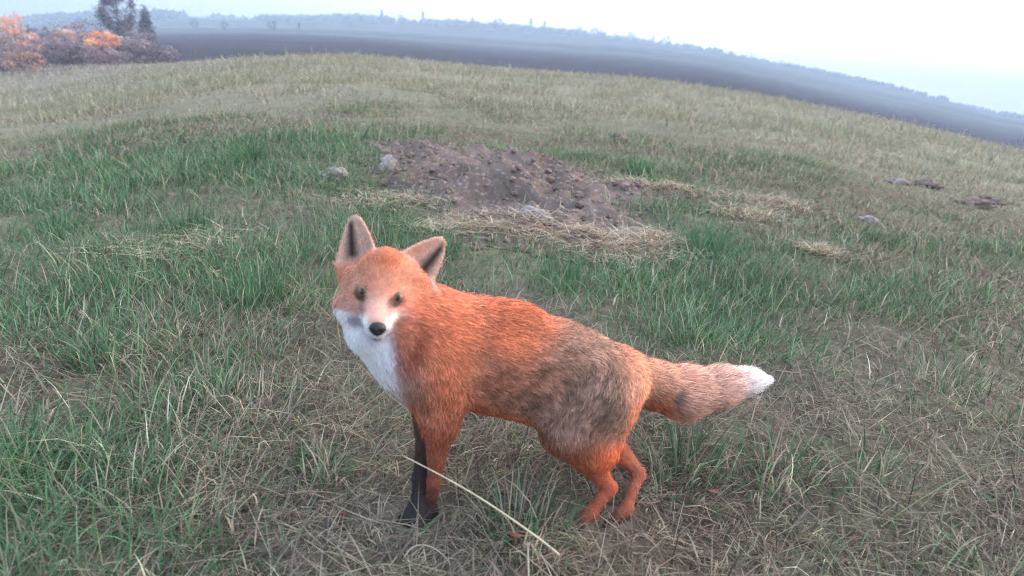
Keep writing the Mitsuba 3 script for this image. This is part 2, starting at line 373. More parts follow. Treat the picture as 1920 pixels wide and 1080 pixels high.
def surface_nets(F):
    s = F < 0
    nx, ny, nz = F.shape
    corners = [(i, j, k) for i in (0, 1) for j in (0, 1) for k in (0, 1)]
    cnt = sum(s[i:nx - 1 + i, j:ny - 1 + j, k:nz - 1 + k].astype(np.int8) for i, j, k in corners)
    cells = np.argwhere((cnt > 0) & (cnt < 8))
    idx = np.full((nx - 1, ny - 1, nz - 1), -1)
    idx[tuple(cells.T)] = np.arange(len(cells))
    acc, num = np.zeros((len(cells), 3)), np.zeros(len(cells))
    for a in range(8):
        for b in range(a + 1, 8):
            ca, cb = np.array(corners[a]), np.array(corners[b])
            if np.abs(ca - cb).sum() != 1:
                continue
            fa, fb = F[tuple((cells + ca).T)], F[tuple((cells + cb).T)]
            x = (fa < 0) != (fb < 0)
            t = np.where(x, fa / np.where(x, fa - fb, 1), 0)
            acc += np.where(x[:, None], ca + t[:, None] * (cb - ca), 0)
            num += x
    v = cells + acc / num[:, None]
    faces = []
    for ax in range(3):
        o1, o2 = [(1, 2), (2, 0), (0, 1)][ax]
        hi = [slice(None)] * 3
        lo_ = [slice(None)] * 3
        lo_[ax], hi[ax] = slice(0, -1), slice(1, None)
        ch = s[tuple(lo_)] != s[tuple(hi)]
        e = np.argwhere(ch)
        e = e[(e[:, o1] > 0) & (e[:, o2] > 0) & (e[:, o1] < F.shape[o1] - 1) & (e[:, o2] < F.shape[o2] - 1)]
        d1, d2 = np.eye(3, dtype=int)[o1], np.eye(3, dtype=int)[o2]
        q = np.stack([idx[tuple((e - d1 - d2).T)], idx[tuple((e - d2).T)], idx[tuple(e.T)], idx[tuple((e - d1).T)]], 1)
        inside = s[tuple(e.T)]
        q[~inside] = q[~inside][:, ::-1]
        faces.append(q)
    q = np.vstack(faces)
    return v, np.vstack([q[:, [0, 1, 2]], q[:, [0, 2, 3]]])


bv, bf = surface_nets(field)
bv = lo + bv * VOX
fox_mesh = trimesh.Trimesh(bv, bf, process=False)
import scipy.sparse as sp
eg = np.vstack([bf[:, [0, 1]], bf[:, [1, 2]], bf[:, [2, 0]]])
adj = sp.coo_matrix((np.ones(len(eg) * 2), (np.r_[eg[:, 0], eg[:, 1]], np.r_[eg[:, 1], eg[:, 0]])), shape=(len(bv), len(bv))).tocsr()
adj.data[:] = 1
adj = sp.diags(1 / np.maximum(np.asarray(adj.sum(1)).ravel(), 1)) @ adj
sv = bv.copy()
for step in range(6):
    sv = sv + (0.5 if step % 2 == 0 else -0.5) * (adj @ sv - sv)
fox_mesh = trimesh.Trimesh(sv, bf, process=False)
print('fox mesh edge max', fox_mesh.edges_unique_length.max())

EYES = [(np.array([-0.2139, 0.9152, 0.3772]), np.array([0.0884, -0.9424, 0.3225])), (np.array([-0.1654, 0.922, 0.3695]), np.array([0.2754, -0.9073, 0.3176]))]
NOSE = np.array([-0.1817, 0.866, 0.3408])
# coat markings that follow the head and rump rather than the bones: centre, radii, colour, softness, strength
DAB = [
    ([-0.2016, 0.8944, 0.3391], (.016, 0.050, .014), (250, 249, 252), .2, 1.0),     # white upper lip, left
    ([-0.1740, 0.8944, 0.3391], (.012, 0.050, .013), (250, 248, 250), .2, 1.0),     # white upper lip, right
    ([-0.2441, 0.9398, 0.3336], (.020, 0.050, .009), (240, 236, 244), .3, .95),      # white cheek, left
    ([-0.2222, 0.9229, 0.3296], (.018, 0.050, .006), (128, 116, 134), .5, .7),     # dark corner of the mouth
    ([-0.1615, 0.9262, 0.3403], (.010, 0.050, .007), (240, 214, 204), .5, .9),
    ([-0.1597, 0.9088, 0.3350], (.014, 0.050, .007), (160, 120, 112), .6, .6),
    ([-0.2099, 0.9296, 0.3517], (.008, 0.050, .012), (150, 92, 74), .7, .7),        # dark tear line, left
    ([-0.1740, 0.9239, 0.3500], (.006, 0.050, .011), (176, 96, 74), .7, .6),
    ([-0.2155, 0.9355, 0.3709], (.0112, 0.050, .0086), (84, 62, 56), .35, .9),       # dark lids
    ([-0.1684, 0.9338, 0.3655], (.0108, 0.050, .0086), (92, 62, 54), .35, .9),
    ([-0.1888, 0.9046, 0.3553], (.014, 0.050, .014), (240, 184, 162), .7, .9),
    ([-0.1829, 0.9654, 0.4173], (.012, 0.050, .012), (206, 116, 80), .8, .7),
    ([-0.1998, 0.9246, 0.2841], (.036, 0.060, .030), (244, 241, 250), .4, 1.0),     # bib
    ([-0.2019, 0.9072, 0.2611], (.030, 0.060, .034), (244, 241, 250), .4, 1.0),
    ([-0.1857, 0.9086, 0.2315], (.022, 0.060, .028), (236, 230, 236), .5, .95),
    ([-0.1690, 0.9208, 0.2029], (.018, 0.050, .022), (200, 180, 180), .6, .8),
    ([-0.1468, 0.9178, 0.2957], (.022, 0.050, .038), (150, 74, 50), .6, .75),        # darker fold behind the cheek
    ([-0.1503, 0.9199, 0.3200], (.014, 0.050, .024), (214, 140, 110), .6, .7),
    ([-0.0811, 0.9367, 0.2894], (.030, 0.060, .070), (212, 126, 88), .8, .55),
    ([-0.1864, 0.8827, 0.3180], (.010, 0.050, .005), (70, 62, 66), .5, .8),          # mouth
    ((0.215, 1.02, 0.225), (.024, .06, .025), (226, 170, 140), .7, .85),        # pale patch at tail root
    ((0.302, 1.08, 0.176), (.009, .035, .013), (108, 100, 100), .9, .85),          # dark gland spot on the tail
    ((0.270, 1.08, 0.160), (.022, .04, .026), (172, 96, 68), .8, .7),
]
SIGMA = 0.007


def coat(p):
    """colour, hair length and lie of the coat at the points p"""
    W, C, L, FL = np.zeros(len(p)), np.zeros((len(p), 3)), np.zeros(len(p)), np.zeros((len(p), 3))
    for n, a, ra, b, rb, k, ca, cb, ln in BONE:
        d, t = capsule(p, a, ra, b, rb)
        w = np.exp(-np.clip(d, -0.02, 0.2) / SIGMA)
        fl = (b - a) / np.linalg.norm(b - a)
        if n in ('muzzle', 'jaw', 'lips_l', 'lips_r'):
            fl = -fl
        elif n in ('cranium', 'brow'):
            fl = np.array([0.0, 0.9, 0.35])
        elif n in ('chest', 'loin', 'pelvis', 'withers', 'belly', 'rump'):
            fl = np.array([0.86, 0.1, -0.42])
        elif n in ('neck_top', 'neck'):
            fl = np.array([0.6, 0.3, -0.65])
        elif n in ('bib', 'brisket'):
            fl = np.array([0.35, 0.0, -0.9])
        W += w
        C += w[:, None] * (ca + (cb - ca) * t[:, None])
        L += w * ln
        FL += w[:, None] * fl
    C, L, FL = C / W[:, None], L / W * 1e-3, FL / W[:, None]
    # grizzled saddle: dark over the hips, redder along the spine and flank
    nz = meshkit.fbm(p * np.array([60, 40, 38]), 3, 51)
    nb = meshkit.fbm(p * np.array([16, 16, 16]), 3, 52)
    spine = np.interp(p[:, 0], [-.15, -.1, 0, .08, .13, .2], [.34, .325, .302, .285, .268, .245])
    sad = smooth(-0.17, 0.09, p[:, 0] + .5 * (nb - .5) * .2) * smooth(0.215, 0.185, p[:, 0] + .25 * (p[:, 2] - .2)) * smooth(.0, .05, spine - p[:, 2] + np.maximum(p[:, 0] - .03, 0) * .9)
    sad *= smooth(.155, .20, p[:, 2] + smooth(.03, .10, p[:, 0]) * .03)
    chestgrey = np.exp(-(((p[:, 0] + .135) / .03) ** 2 + ((p[:, 2] - .235) / .04) ** 2)) * .6
    sad = np.clip(sad * (0.45 + .9 * nb) + chestgrey, 0, 1)
    C = C * (1 - 0.8 * sad[:, None]) + lin((160, 130, 114)) * 0.8 * sad[:, None]
    q3 = p + .006 * np.stack([meshkit.noise(p * 70, 57), meshkit.noise(p * 70, 58), meshkit.noise(p * 70, 59)], -1)
    fleck = meshkit.fbm(q3 @ np.array([[.8, 0, .6], [0, 1, 0], [-.6, 0, .8]]).T * np.array([75, 75, 190]), 2, 56)
    C = C * (1 - .42 * np.clip(sad * 1.2 + .12, 0, 1) * smooth(-.12, -.02, p[:, 0]) * smooth(.13, .17, p[:, 2]) * smooth(.5, .68, fleck))[:, None]
    for c, rad, col, soft, s in DAB:
        q = np.linalg.norm((p - np.array(c)) / np.array(rad), axis=1)
        w = s * smooth(1 + soft, 1 - soft * 0.6, q)
        C = C * (1 - w[:, None]) + lin(col) * w[:, None]
    body = smooth(-0.13, -0.08, p[:, 0]) * smooth(0.10, 0.15, p[:, 2])
    C = C * (1 + (nz - 0.5) * (0.35 + .7 * sad + 0.25 * body) + (nb - 0.5) * 0.35)[:, None]
    for e in EARS:
        a, x, y, half, bowl = ear_local(p, e)
        on = smooth(-0.10, 0.06, a) * smooth(0.009, 0.004, ear_sdf(p, e)) * (a < 1.2)
        front = (y > bowl)
        inner = smooth(0.9, 0.35, np.abs(x) / np.maximum(half, 1e-3)) * smooth(-.05, .15, a) * smooth(1.0, 0.75, a)
        side = np.sign(e[3][0]) * -1
        dark = inner * smooth(-0.2, 0.4, -x / np.maximum(half, 1e-3) * 1.0 * (1 if e[3][0] < 0 else -1))
        col_f = lin((214, 176, 158)) * (1 - dark[:, None]) + lin((52, 46, 48)) * dark[:, None]
        col_b = lin((120, 80, 64)) + 0 * col_f
        col = np.where(front[:, None], col_f, col_b)
        C = C * (1 - on[:, None]) + col * on[:, None]
        L = L * (1 - on) + 0.0045 * on
        FL = FL * (1 - on[:, None]) + ear_frame(e)[1] * on[:, None]
    return np.clip(C, 0.01, 0.95), L, FL


COAT_GAIN = 1.2
vn = fox_mesh.vertex_normals
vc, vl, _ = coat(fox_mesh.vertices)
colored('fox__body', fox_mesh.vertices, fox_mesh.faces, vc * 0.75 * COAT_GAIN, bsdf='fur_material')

# the coat: tapered curved hairs, denser where they are short
N_HAIR = 170000
area = fox_mesh.area_faces
cen_c, cen_l, _ = coat(fox_mesh.triangles_center)
wgt = area * np.clip(0.016 / cen_l, 0.55, 2.2)
tri = rng.choice(len(area), N_HAIR, p=wgt / wgt.sum())
bc = rng.dirichlet((1, 1, 1), N_HAIR)
root = (fox_mesh.triangles[tri] * bc[:, :, None]).sum(1)
nrm = (vn[fox_mesh.faces[tri]] * bc[:, :, None]).sum(1)
nrm /= np.linalg.norm(nrm, axis=1, keepdims=True)
hc, hl, fl = coat(root)
keep = (np.linalg.norm(root - NOSE, axis=1) > 0.013)
for e, o in EYES:
    q = root - e
    ahead = q @ o
    keep &= ~((np.linalg.norm(q - ahead[:, None] * o, axis=1) < 0.0076) & (ahead > -0.004))
root, nrm, hc, hl, fl = (z[keep] for z in (root, nrm, hc, hl, fl))
N = len(root)
fl = fl - nrm * (fl * nrm).sum(1, keepdims=True)
fl /= np.maximum(np.linalg.norm(fl, axis=1, keepdims=True), 1e-6)
clump = np.stack([meshkit.noise(root * 90, s) - .5 for s in (61, 62, 63)], -1)
wave = np.stack([meshkit.noise(root * 30, s) - .5 for s in (64, 65, 66)], -1)
loose = (np.clip(hl / 0.016, .25, 1) * np.where(root[:, 0] > .25, .25, 1.0))[:, None]
fl = fl + (clump * 0.65 + wave * 0.5) * loose + rng.normal(0, .16, (N, 3))
fl -= nrm * (fl * nrm).sum(1, keepdims=True)
fl /= np.maximum(np.linalg.norm(fl, axis=1, keepdims=True), 1e-6)
lift = np.clip(0.42 + rng.normal(0, .12, N), .12, .8)[:, None]
hl = np.where((root[:, 2] > 0.365) & (root[:, 0] < -0.12), np.minimum(hl, .008), hl) * rng.uniform(.7, 1.2, N) * np.where((rng.random(N) < .10) & (hl > .009), 1.3, 1.0)
d1 = fl * (1 - 0.35 * lift) + nrm * lift * 1.25
d1 /= np.linalg.norm(d1, axis=1, keepdims=True)
d2 = fl + nrm * lift * 0.25
d2 /= np.linalg.norm(d2, axis=1, keepdims=True)
mid = root + d1 * (hl * .5)[:, None]
tip = mid + d2 * (hl * .5)[:, None]
side = np.cross(d1, nrm + rng.normal(0, .5, (N, 3)))
side /= np.maximum(np.linalg.norm(side, axis=1, keepdims=True), 1e-6)
hw = (np.clip(hl * 0.03, 0.00022, 0.00062) * rng.uniform(.7, 1.3, N))[:, None]
hv = np.stack([root - nrm * .001 - side * hw, root - nrm * .001 + side * hw, mid - side * hw * .8, mid + side * hw * .8, tip], 1).reshape(-1, 3)
hn = np.repeat(nrm + 0.25 * rng.normal(0, 1, (N, 3)), 5, 0)
hn /= np.linalg.norm(hn, axis=1, keepdims=True)
o5 = np.arange(N)[:, None] * 5
hf = np.concatenate([o5 + [0, 1, 2], o5 + [1, 3, 2], o5 + [2, 3, 4]], 0)
tone = np.exp(rng.normal(0, .13, N) + 0.5 * (meshkit.noise(root * 150, 67) - .5))
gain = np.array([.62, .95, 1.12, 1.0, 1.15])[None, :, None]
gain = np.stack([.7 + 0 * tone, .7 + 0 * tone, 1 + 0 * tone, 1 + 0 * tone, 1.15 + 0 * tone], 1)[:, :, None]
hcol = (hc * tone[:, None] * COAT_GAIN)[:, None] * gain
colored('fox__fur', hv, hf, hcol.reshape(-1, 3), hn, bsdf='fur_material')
tag('fox', 'red fox with white bib and tail tip standing in the grass, facing the camera', 'fox')
tag('fox__fur', kind='stuff')

scene['eye_surface'] = {'type': 'principled', 'base_color': {'type': 'rgb', 'value': [.17, .095, .04]}, 'roughness': .12, 'specular': .6, 'clearcoat': .8, 'clearcoat_gloss': .95}
scene['pupil_surface'] = {'type': 'principled', 'base_color': {'type': 'rgb', 'value': [.008, .008, .01]}, 'roughness': .1, 'specular': .6}
scene['nose_leather'] = {'type': 'principled', 'base_color': {'type': 'rgb', 'value': [.022, .020, .024]}, 'roughness': .42, 'specular': .5}
for e, o in EYES:
    k = numbered('fox__eye')
    s = trimesh.creation.icosphere(3, 0.0086)
    s.apply_translation(e)
    scene[k] = mikit.ply(s, 'eye_surface', smooth=True)
    tag(k)
    up = HEAD_UP - o * (HEAD_UP @ o)
    up /= np.linalg.norm(up)
    pu = trimesh.creation.icosphere(2, 1.0)
    pu.vertices = e + o * 0.0066 + pu.vertices[:, :1] * np.cross(up, o) * .0034 + pu.vertices[:, 1:2] * up * .0050 + pu.vertices[:, 2:] * o * .0024
    pu.fix_normals()
    scene[k + '__pupil'] = mikit.ply(pu, 'pupil_surface', smooth=True)
ns = trimesh.creation.icosphere(4, 1.0)
q = ns.vertices
front = q[:, 1] < 0.2
dent = np.exp(-(((q[:, 0] - 0.45) / .20) ** 2 + ((q[:, 2] + .15) / .28) ** 2)) + np.exp(-(((q[:, 0] + 0.45) / .20) ** 2 + ((q[:, 2] + .15) / .28) ** 2))
q = q * (1 - 0.28 * (dent * front))[:, None]
q[:, 0] *= 1 - 0.25 * smooth(0, -1, q[:, 2])
ns.vertices = NOSE + q * np.array([.0118, .0105, .0105])
scene['fox__nose'] = mikit.ply(ns, 'nose_leather', smooth=True)

# ------------------------------------------------------------------ grass
GREEN = np.array([lin((88, 126, 90)), lin((106, 142, 106)), lin((76, 110, 80)), lin((126, 148, 116))])
OLIVE = np.array([lin((166, 163, 138)), lin((178, 172, 150)), lin((148, 150, 126))])
STRAW = np.array([lin((184, 174, 152)), lin((172, 158, 142)), lin((158, 144, 134)), lin((196, 186, 164))])
BROWN = np.array([lin((124, 108, 100)), lin((146, 128, 120)), lin((104, 94, 88))])


def blades(base, h, w, lean, amount, c0, c1, levels=3, start=0.0):
    """tapered curved blades: base points, length, width, lean direction (n x 2), how far they bend over, root and tip colours;
    start: the angle from upright at which they leave the ground"""
    n = len(base)
    sx, sy = -lean[:, 1], lean[:, 0]
    rot = rng.uniform(-.9, .9, n)
    sd = np.stack([sx * np.cos(rot) - sy * np.sin(rot), sx * np.sin(rot) + sy * np.cos(rot), 0 * sx], 1)
    V, Cc, Nn = [], [], []
    out, up = np.zeros(n), np.zeros(n)
    for i in range(levels + 1):
        t = i / levels
        ang = start + amount * t
        if i:
            mid = start + amount * (t - .5 / levels)
            out = out + np.sin(mid) * h / levels
            up = up + np.cos(mid) * h / levels
        p = base + np.concatenate([lean * out[:, None], up[:, None]], 1)
        p[:, 2] = np.maximum(p[:, 2], base[:, 2] + 0.002 * t)
        ww = (w * (1 - t ** 1.6) * (0.7 + 0.6 * t * (1 - t) * 2) * .5)[:, None]
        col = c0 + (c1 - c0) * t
        nn = np.concatenate([lean * (np.sin(ang) * -.5)[:, None], np.full((n, 1), .9)], 1) + .35 * sd
        if t < 1:
            V += [p - sd * ww, p + sd * ww]
            Cc += [col, col]
            Nn += [nn - .3 * sd, nn + .3 * sd]
        else:
            V += [p]
            Cc += [col]
            Nn += [nn]
    k = 2 * levels + 1
    V = np.stack(V, 1).reshape(-1, 3)
    Cc = np.stack(Cc, 1).reshape(-1, 3)
    Nn = np.stack(Nn, 1).reshape(-1, 3)
    Nn /= np.linalg.norm(Nn, axis=1, keepdims=True)
    o = np.arange(n)[:, None] * k
    F = []
    for i in range(levels - 1):
        F += [o + [2 * i, 2 * i + 1, 2 * i + 2], o + [2 * i + 1, 2 * i + 3, 2 * i + 2]]
    F += [o + [2 * levels - 2, 2 * levels - 1, 2 * levels]]
    return V, np.concatenate(F, 0), Cc, Nn


def merge(parts):
    V, F, Cc, Nn, o = [], [], [], [], 0
    for v, f, c, n in parts:
        V.append(v); F.append(f + o); Cc.append(c); Nn.append(n)
        o += len(v)
    return np.vstack(V), np.vstack(F), np.vstack(Cc), np.vstack(Nn)


def lush(x, y):
    """how green the sward is: a lush patch round the mound and to its left, thinner and drier close by and up the slope"""
    p = np.stack([x, y, 0 * x], -1)
    n = meshkit.fbm(p * 1.7, 3, 71)
    n2 = meshkit.fbm(p * 0.5, 3, 73)
    r = np.hypot(x, y)
    core = smooth(1.25, 2.3, r) * smooth(7.5, 4.6, r)
    core *= np.where(x > 1.0, 0.45, 1.0) * np.where((x > .3) & (y < 2.4), .7, 1.0)
    left = smooth(-.45, -.8, x) * smooth(.6, .9, y) * smooth(3.5, 2.2, r) * .65
    core = np.maximum(core, left)
    far = 0.27 * smooth(5, 8, r) * smooth(60, 24, r)
    g = np.maximum(core, far) + 0.10
    pool = np.exp(-(((x + 8.0) / 2.2) ** 2 + ((y - 13.8) / 2.5) ** 2))
    g = g + .17 * smooth(1.9, .8, r)
    return np.clip(g + (n - .5) * 1.9 + (n2 - .5) * .8 + .6 * pool, 0, 1)


def sector(n, r0, r1, half=50.0, power=1.0, shift=0.0):
    u = rng.random(n)
    r = (r0 ** (2 * power) + u * (r1 ** (2 * power) - r0 ** (2 * power))) ** (1 / (2 * power))
    a = np.radians(rng.uniform(-half, half, n) + shift)
    return r * np.sin(a), r * np.cos(a)


def pick(pal, n):
    c = pal[rng.integers(0, len(pal), n)]
    return c * np.exp(rng.normal(0, .16, (n, 1)))


FEET = np.array([(-0.128, 0.90), (-0.108, 0.915), (0.145, 0.935), (0.21, 0.955)])
green_parts, dry_parts = [], []
# r0, r1, clumps, blades per clump, clump spread, height, width, levels
RINGS = [
    (0.42, 1.7, 1750, 24, .045, .085, .0032, 3),
    (1.7, 3.2, 2100, 32, .07, .075, .0038, 3),
    (3.2, 5.5, 4200, 22, .095, .080, .0054, 3),
    (5.5, 9.5, 8200, 13, .12, .10, .0090, 2),
    (9.5, 18, 12500, 8, .16, .19, .015, 2),
    (18, 34, 13000, 5, .30, .26, .028, 2),
    (34, 54, 13000, 5, .5, .32, .045, 2),
    (54, 112, 9000, 4, .9, .45, .09, 2),      # the slope below the thicket on the left
]
for r0, r1, nc, nb, spread, hh, wd, lv in RINGS:
    wide = 76.0 if r1 < 6 else 62.0 if r1 < 20 else 50.0
    nc = int(nc * wide / 50)
    where = dict(half=12.0, shift=-36.0) if r0 > 50 else dict(half=wide)
    cx, cy = sector(nc, r0, r1, **where)
    n = nc * nb
    ci = np.repeat(np.arange(nc), nb)
    csize = np.exp(rng.normal(0, .5, nc))
    ctone = np.exp(rng.normal(0, .22, (nc, 1))) * np.array([1, 1, 1]) + rng.normal(0, .07, (nc, 1)) * np.array([1.0, .35, -.6])
    gap = meshkit.fbm(np.stack([cx, cy, 0 * cx], 1) * (3.2 if r1 < 6 else 1.1), 2, 77)
    off = rng.normal(0, 1, (n, 2)) * (spread * csize[ci])[:, None]
    loose = rng.random(n) < .2
    ox, oy = sector(n, r0, r1, **where)
    x = np.where(loose, ox, cx[ci] + off[:, 0])
    y = np.where(loose, oy, cy[ci] + off[:, 1])
    g = lush(np.where(loose, x, cx[ci]), np.where(loose, y, cy[ci]))
    isg = rng.random(n) < g
    md = mound_depth(x, y) if r0 < 7 and r1 > 2.4 else np.full(n, -1.0)
    ok = (md < rng.uniform(-.10, .16, n)) | (rng.random(n) < .03)
    ok &= loose | (gap[ci] > .42 + .12 * rng.random(n))
    fd = np.min(np.hypot(x[:, None] - FEET[:, 0], y[:, None] - FEET[:, 1]), axis=1)
    ok &= (fd > .028)
    ok &= rng.random(n) < np.where(isg, 1.0, .82) * (.68 + .42 * g)
    tall = (.55 + .75 * g) * csize[ci] ** .5 * rng.uniform(.5, 1.25, n) * hh
    tall = np.where(loose, tall * .8, tall)
    tall *= np.where((np.hypot(x - .02, (y - .95) * 1.2) < .42) & (r0 < 1), .85, 1.0)
    tall = np.where(np.hypot(x, y) < 0.85, np.minimum(tall, .09), tall)
    d = np.where(loose[:, None], rng.normal(0, 1, (n, 2)), off / np.maximum(spread, 1e-3) + rng.normal(0, .5, (n, 2)) + np.array([.25, -.1]))
    d /= np.maximum(np.linalg.norm(d, axis=1, keepdims=True), 1e-6)
    am = np.clip(np.abs(rng.normal(1.05, .55, n)) + np.where(isg, 0, .35), .05, 2.6)
    tn = np.clip(np.where(loose[:, None], 1.0, ctone[ci]), .3, 2.2)
    x, y, isg, tall, d, am, tn = (q[ok] for q in (x, y, isg, tall, d, am, tn))
    base = np.stack([x, y, surface(x, y) - .004], 1)
    w = wd * rng.uniform(.6, 1.35, len(x))
    st = np.abs(rng.normal(0, .45, len(x)))
    for sel, pal, dst in ((isg, GREEN, green_parts), (~isg, STRAW, dry_parts)):
        k = int(sel.sum())
        c = pick(pal, k)
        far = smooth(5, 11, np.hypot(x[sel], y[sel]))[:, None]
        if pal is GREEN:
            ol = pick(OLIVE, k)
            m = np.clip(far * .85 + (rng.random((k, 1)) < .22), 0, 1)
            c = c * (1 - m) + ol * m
        else:
            br = pick(BROWN, k)
            m = (rng.random((k, 1)) < .38 * (1 - far))
            c = np.where(m, br, c)
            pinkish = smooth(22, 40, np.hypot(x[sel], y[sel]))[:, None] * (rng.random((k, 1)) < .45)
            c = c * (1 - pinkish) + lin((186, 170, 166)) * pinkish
        c = np.clip(c * tn[sel], .01, .85)
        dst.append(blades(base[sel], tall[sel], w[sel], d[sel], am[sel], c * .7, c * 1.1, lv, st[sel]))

# flattened litter between the tufts
for r0, r1, n, ln, wd in ((0.42, 1.9, 14000, .030, .0040), (0.42, 1.8, 19000, .085, .0028), (1.8, 3.6, 18000, .10, .0036), (3.6, 7, 28000, .12, .006)):
    n = int(n * 1.45)
    x, y = sector(n, r0, r1, 72.0)
    g = lush(x, y)
    ok = rng.random(n) < (1.05 - .8 * g)
    ok &= np.min(np.hypot(x[:, None] - FEET[:, 0], y[:, None] - .02 - FEET[:, 1]), axis=1) > .05
    if r1 > 2.4:
        ok = (mound_depth(x, y) < -.02) & ok | (mound_depth(x, y) > -.02) & (rng.random(n) < .22)
    x, y = x[ok], y[ok]
    n = len(x)
    a = rng.uniform(0, 2 * math.pi, n)
    base = np.stack([x, y, surface(x, y) + rng.uniform(.001, .013, n)], 1)
    c = np.where(rng.random((n, 1)) < .42, pick(STRAW, n), np.where(rng.random((n, 1)) < .3, pick(OLIVE, n) * .85, pick(BROWN, n)))
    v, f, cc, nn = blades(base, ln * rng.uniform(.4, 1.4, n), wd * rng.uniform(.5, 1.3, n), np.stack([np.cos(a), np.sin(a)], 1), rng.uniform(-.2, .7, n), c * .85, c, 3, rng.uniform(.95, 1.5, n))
    dry_parts.append((v, f, cc, nn))
v, f, c, n = merge(green_parts)
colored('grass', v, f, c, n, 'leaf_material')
tag('grass', 'green grass covering the meadow', 'grass', kind='stuff')
v, f, c, n = merge(dry_parts)
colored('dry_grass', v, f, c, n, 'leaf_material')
tag('dry_grass', 'pale dry grass and flattened straw among the green', 'dry grass', kind='stuff')

# ------------------------------------------------------------------ tufts one can pick out
TUFTS = [  # x, y, blades, radius, height, green share, label
    (0.045, .885, 190, .052, .135, .6, 'olive grass tuft right under the long straw stalk, below the belly of the fox'),
    (0.345, 1.10, 170, .065, .14, .6, 'grass tuft just right of the hind paws, under the tail of the fox'),
    (-1.71, 4.17, 170, .07, .24, 1.0, 'dark green grass tuft left of the mound, far from it by the sward edge'),
    (0.83, 2.83, 240, .085, .20, 1.0, 'dark green rounded grass tuft at the near right corner of the mound'),
    (0.84, 4.80, 160, .07, .20, 1.0, 'dark green grass tuft behind the right end of the mound'),
    (-1.36, 2.70, 230, .085, .17, 1.0, 'tall green grass tuft behind the brown bare spot on the left'),
    (-.78, 1.90, 260, .065, .19, .95, 'tall green grass tuft in the middle of the left half beside the dark burrow'),
    (-.92, 1.38, 230, .06, .13, .9, 'green grass tuft with long blades left of the fox chest'),
    (-.60, 1.27, 170, .05, .11, .6, 'mixed green and straw tuft between the fox chest and the left edge'),
    (-1.88, 2.65, 220, .08, .17, 1.0, 'green tuft near the left edge above the other left tufts'),
    (-.80, 0.98, 210, .05, .13, .9, 'green tuft at the very left edge in the lower half'),
    (.52, 1.11, 150, .06, .14, .55, 'spiky grass tuft below the white tail tip'),
    (.73, 1.14, 110, .06, .10, .5, 'grass tuft right of the one below the tail tip'),
    (1.22, 1.72, 160, .07, .12, .55, 'faded tuft at the right edge, level with the tail'),
    (-.30, 1.0, 120, .04, .085, .65, 'low tuft just left of the black forepaw'),
    (-.30, 2.49, 220, .085, .14, 1.0, 'green tuft directly behind the right ear of the fox'),
    (.18, 2.20, 220, .08, .16, 1.0, 'green tuft behind the middle of the fox back'),
    (.54, 1.82, 180, .06, .12, .7, 'grass tuft behind the rump of the fox'),
]
for x, y, nb, rad, h, gs, lab in TUFTS:
    k = numbered('grass_tuft')
    off = np.clip(rng.normal(0, 1, (nb, 2)), -1.6, 1.6) * rad * .85
    px, py = x + off[:, 0], y + off[:, 1]
    base = np.stack([px, py, surface(px, py) - .004], 1)
    d = off / rad + rng.normal(0, .35, (nb, 2))
    d /= np.linalg.norm(d, axis=1, keepdims=True)
    isg = rng.random(nb) < gs
    c = np.where(isg[:, None], pick(GREEN[:3], nb), pick(np.vstack([STRAW[1:], OLIVE]), nb))
    wd = .0032 * max(1, math.hypot(x, y) / 2.2)
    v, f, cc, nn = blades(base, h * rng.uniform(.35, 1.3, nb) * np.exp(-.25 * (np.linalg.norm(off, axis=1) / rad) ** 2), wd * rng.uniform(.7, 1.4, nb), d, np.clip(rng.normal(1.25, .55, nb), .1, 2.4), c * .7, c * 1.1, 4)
    colored(k, v, f, cc, nn, 'leaf_material')
    tag(k, lab, 'grass tuft', 'grass tufts standing out of the sward')


# ------------------------------------------------------------------ stalks, leaves
def tube_mesh(pts, r0, r1, sides=7):
    pts = np.asarray(pts, float)
    m = len(pts)
    tg = np.gradient(pts, axis=0)
    tg /= np.linalg.norm(tg, axis=1, keepdims=True)
    ref = np.array([0.1, 0.2, 1.0])
    a = np.cross(tg, ref)
    a /= np.linalg.norm(a, axis=1, keepdims=True)
    b = np.cross(tg, a)
    ang = np.arange(sides) * 2 * math.pi / sides
    rr = np.interp(np.linspace(0, 1, m), [0, 1], [r0, r1])
    v = pts[:, None] + rr[:, None, None] * (np.cos(ang)[None, :, None] * a[:, None] + np.sin(ang)[None, :, None] * b[:, None])
    i = np.arange(m - 1)[:, None] * sides
    j = np.arange(sides)[None]
    A, B = i + j, i + (j + 1) % sides
    f = np.concatenate([np.stack([A, B, B + sides], -1).reshape(-1, 3), np.stack([A, B + sides, A + sides], -1).reshape(-1, 3)])
    return trimesh.Trimesh(v.reshape(-1, 3), f, process=False)


def spline(pts, n=24):
    from scipy.interpolate import CubicSpline
    pts = np.asarray(pts, float)
    t = np.r_[0, np.cumsum(np.linalg.norm(np.diff(pts, axis=0), axis=1))]
    return CubicSpline(t, pts)(np.linspace(0, t[-1], n))


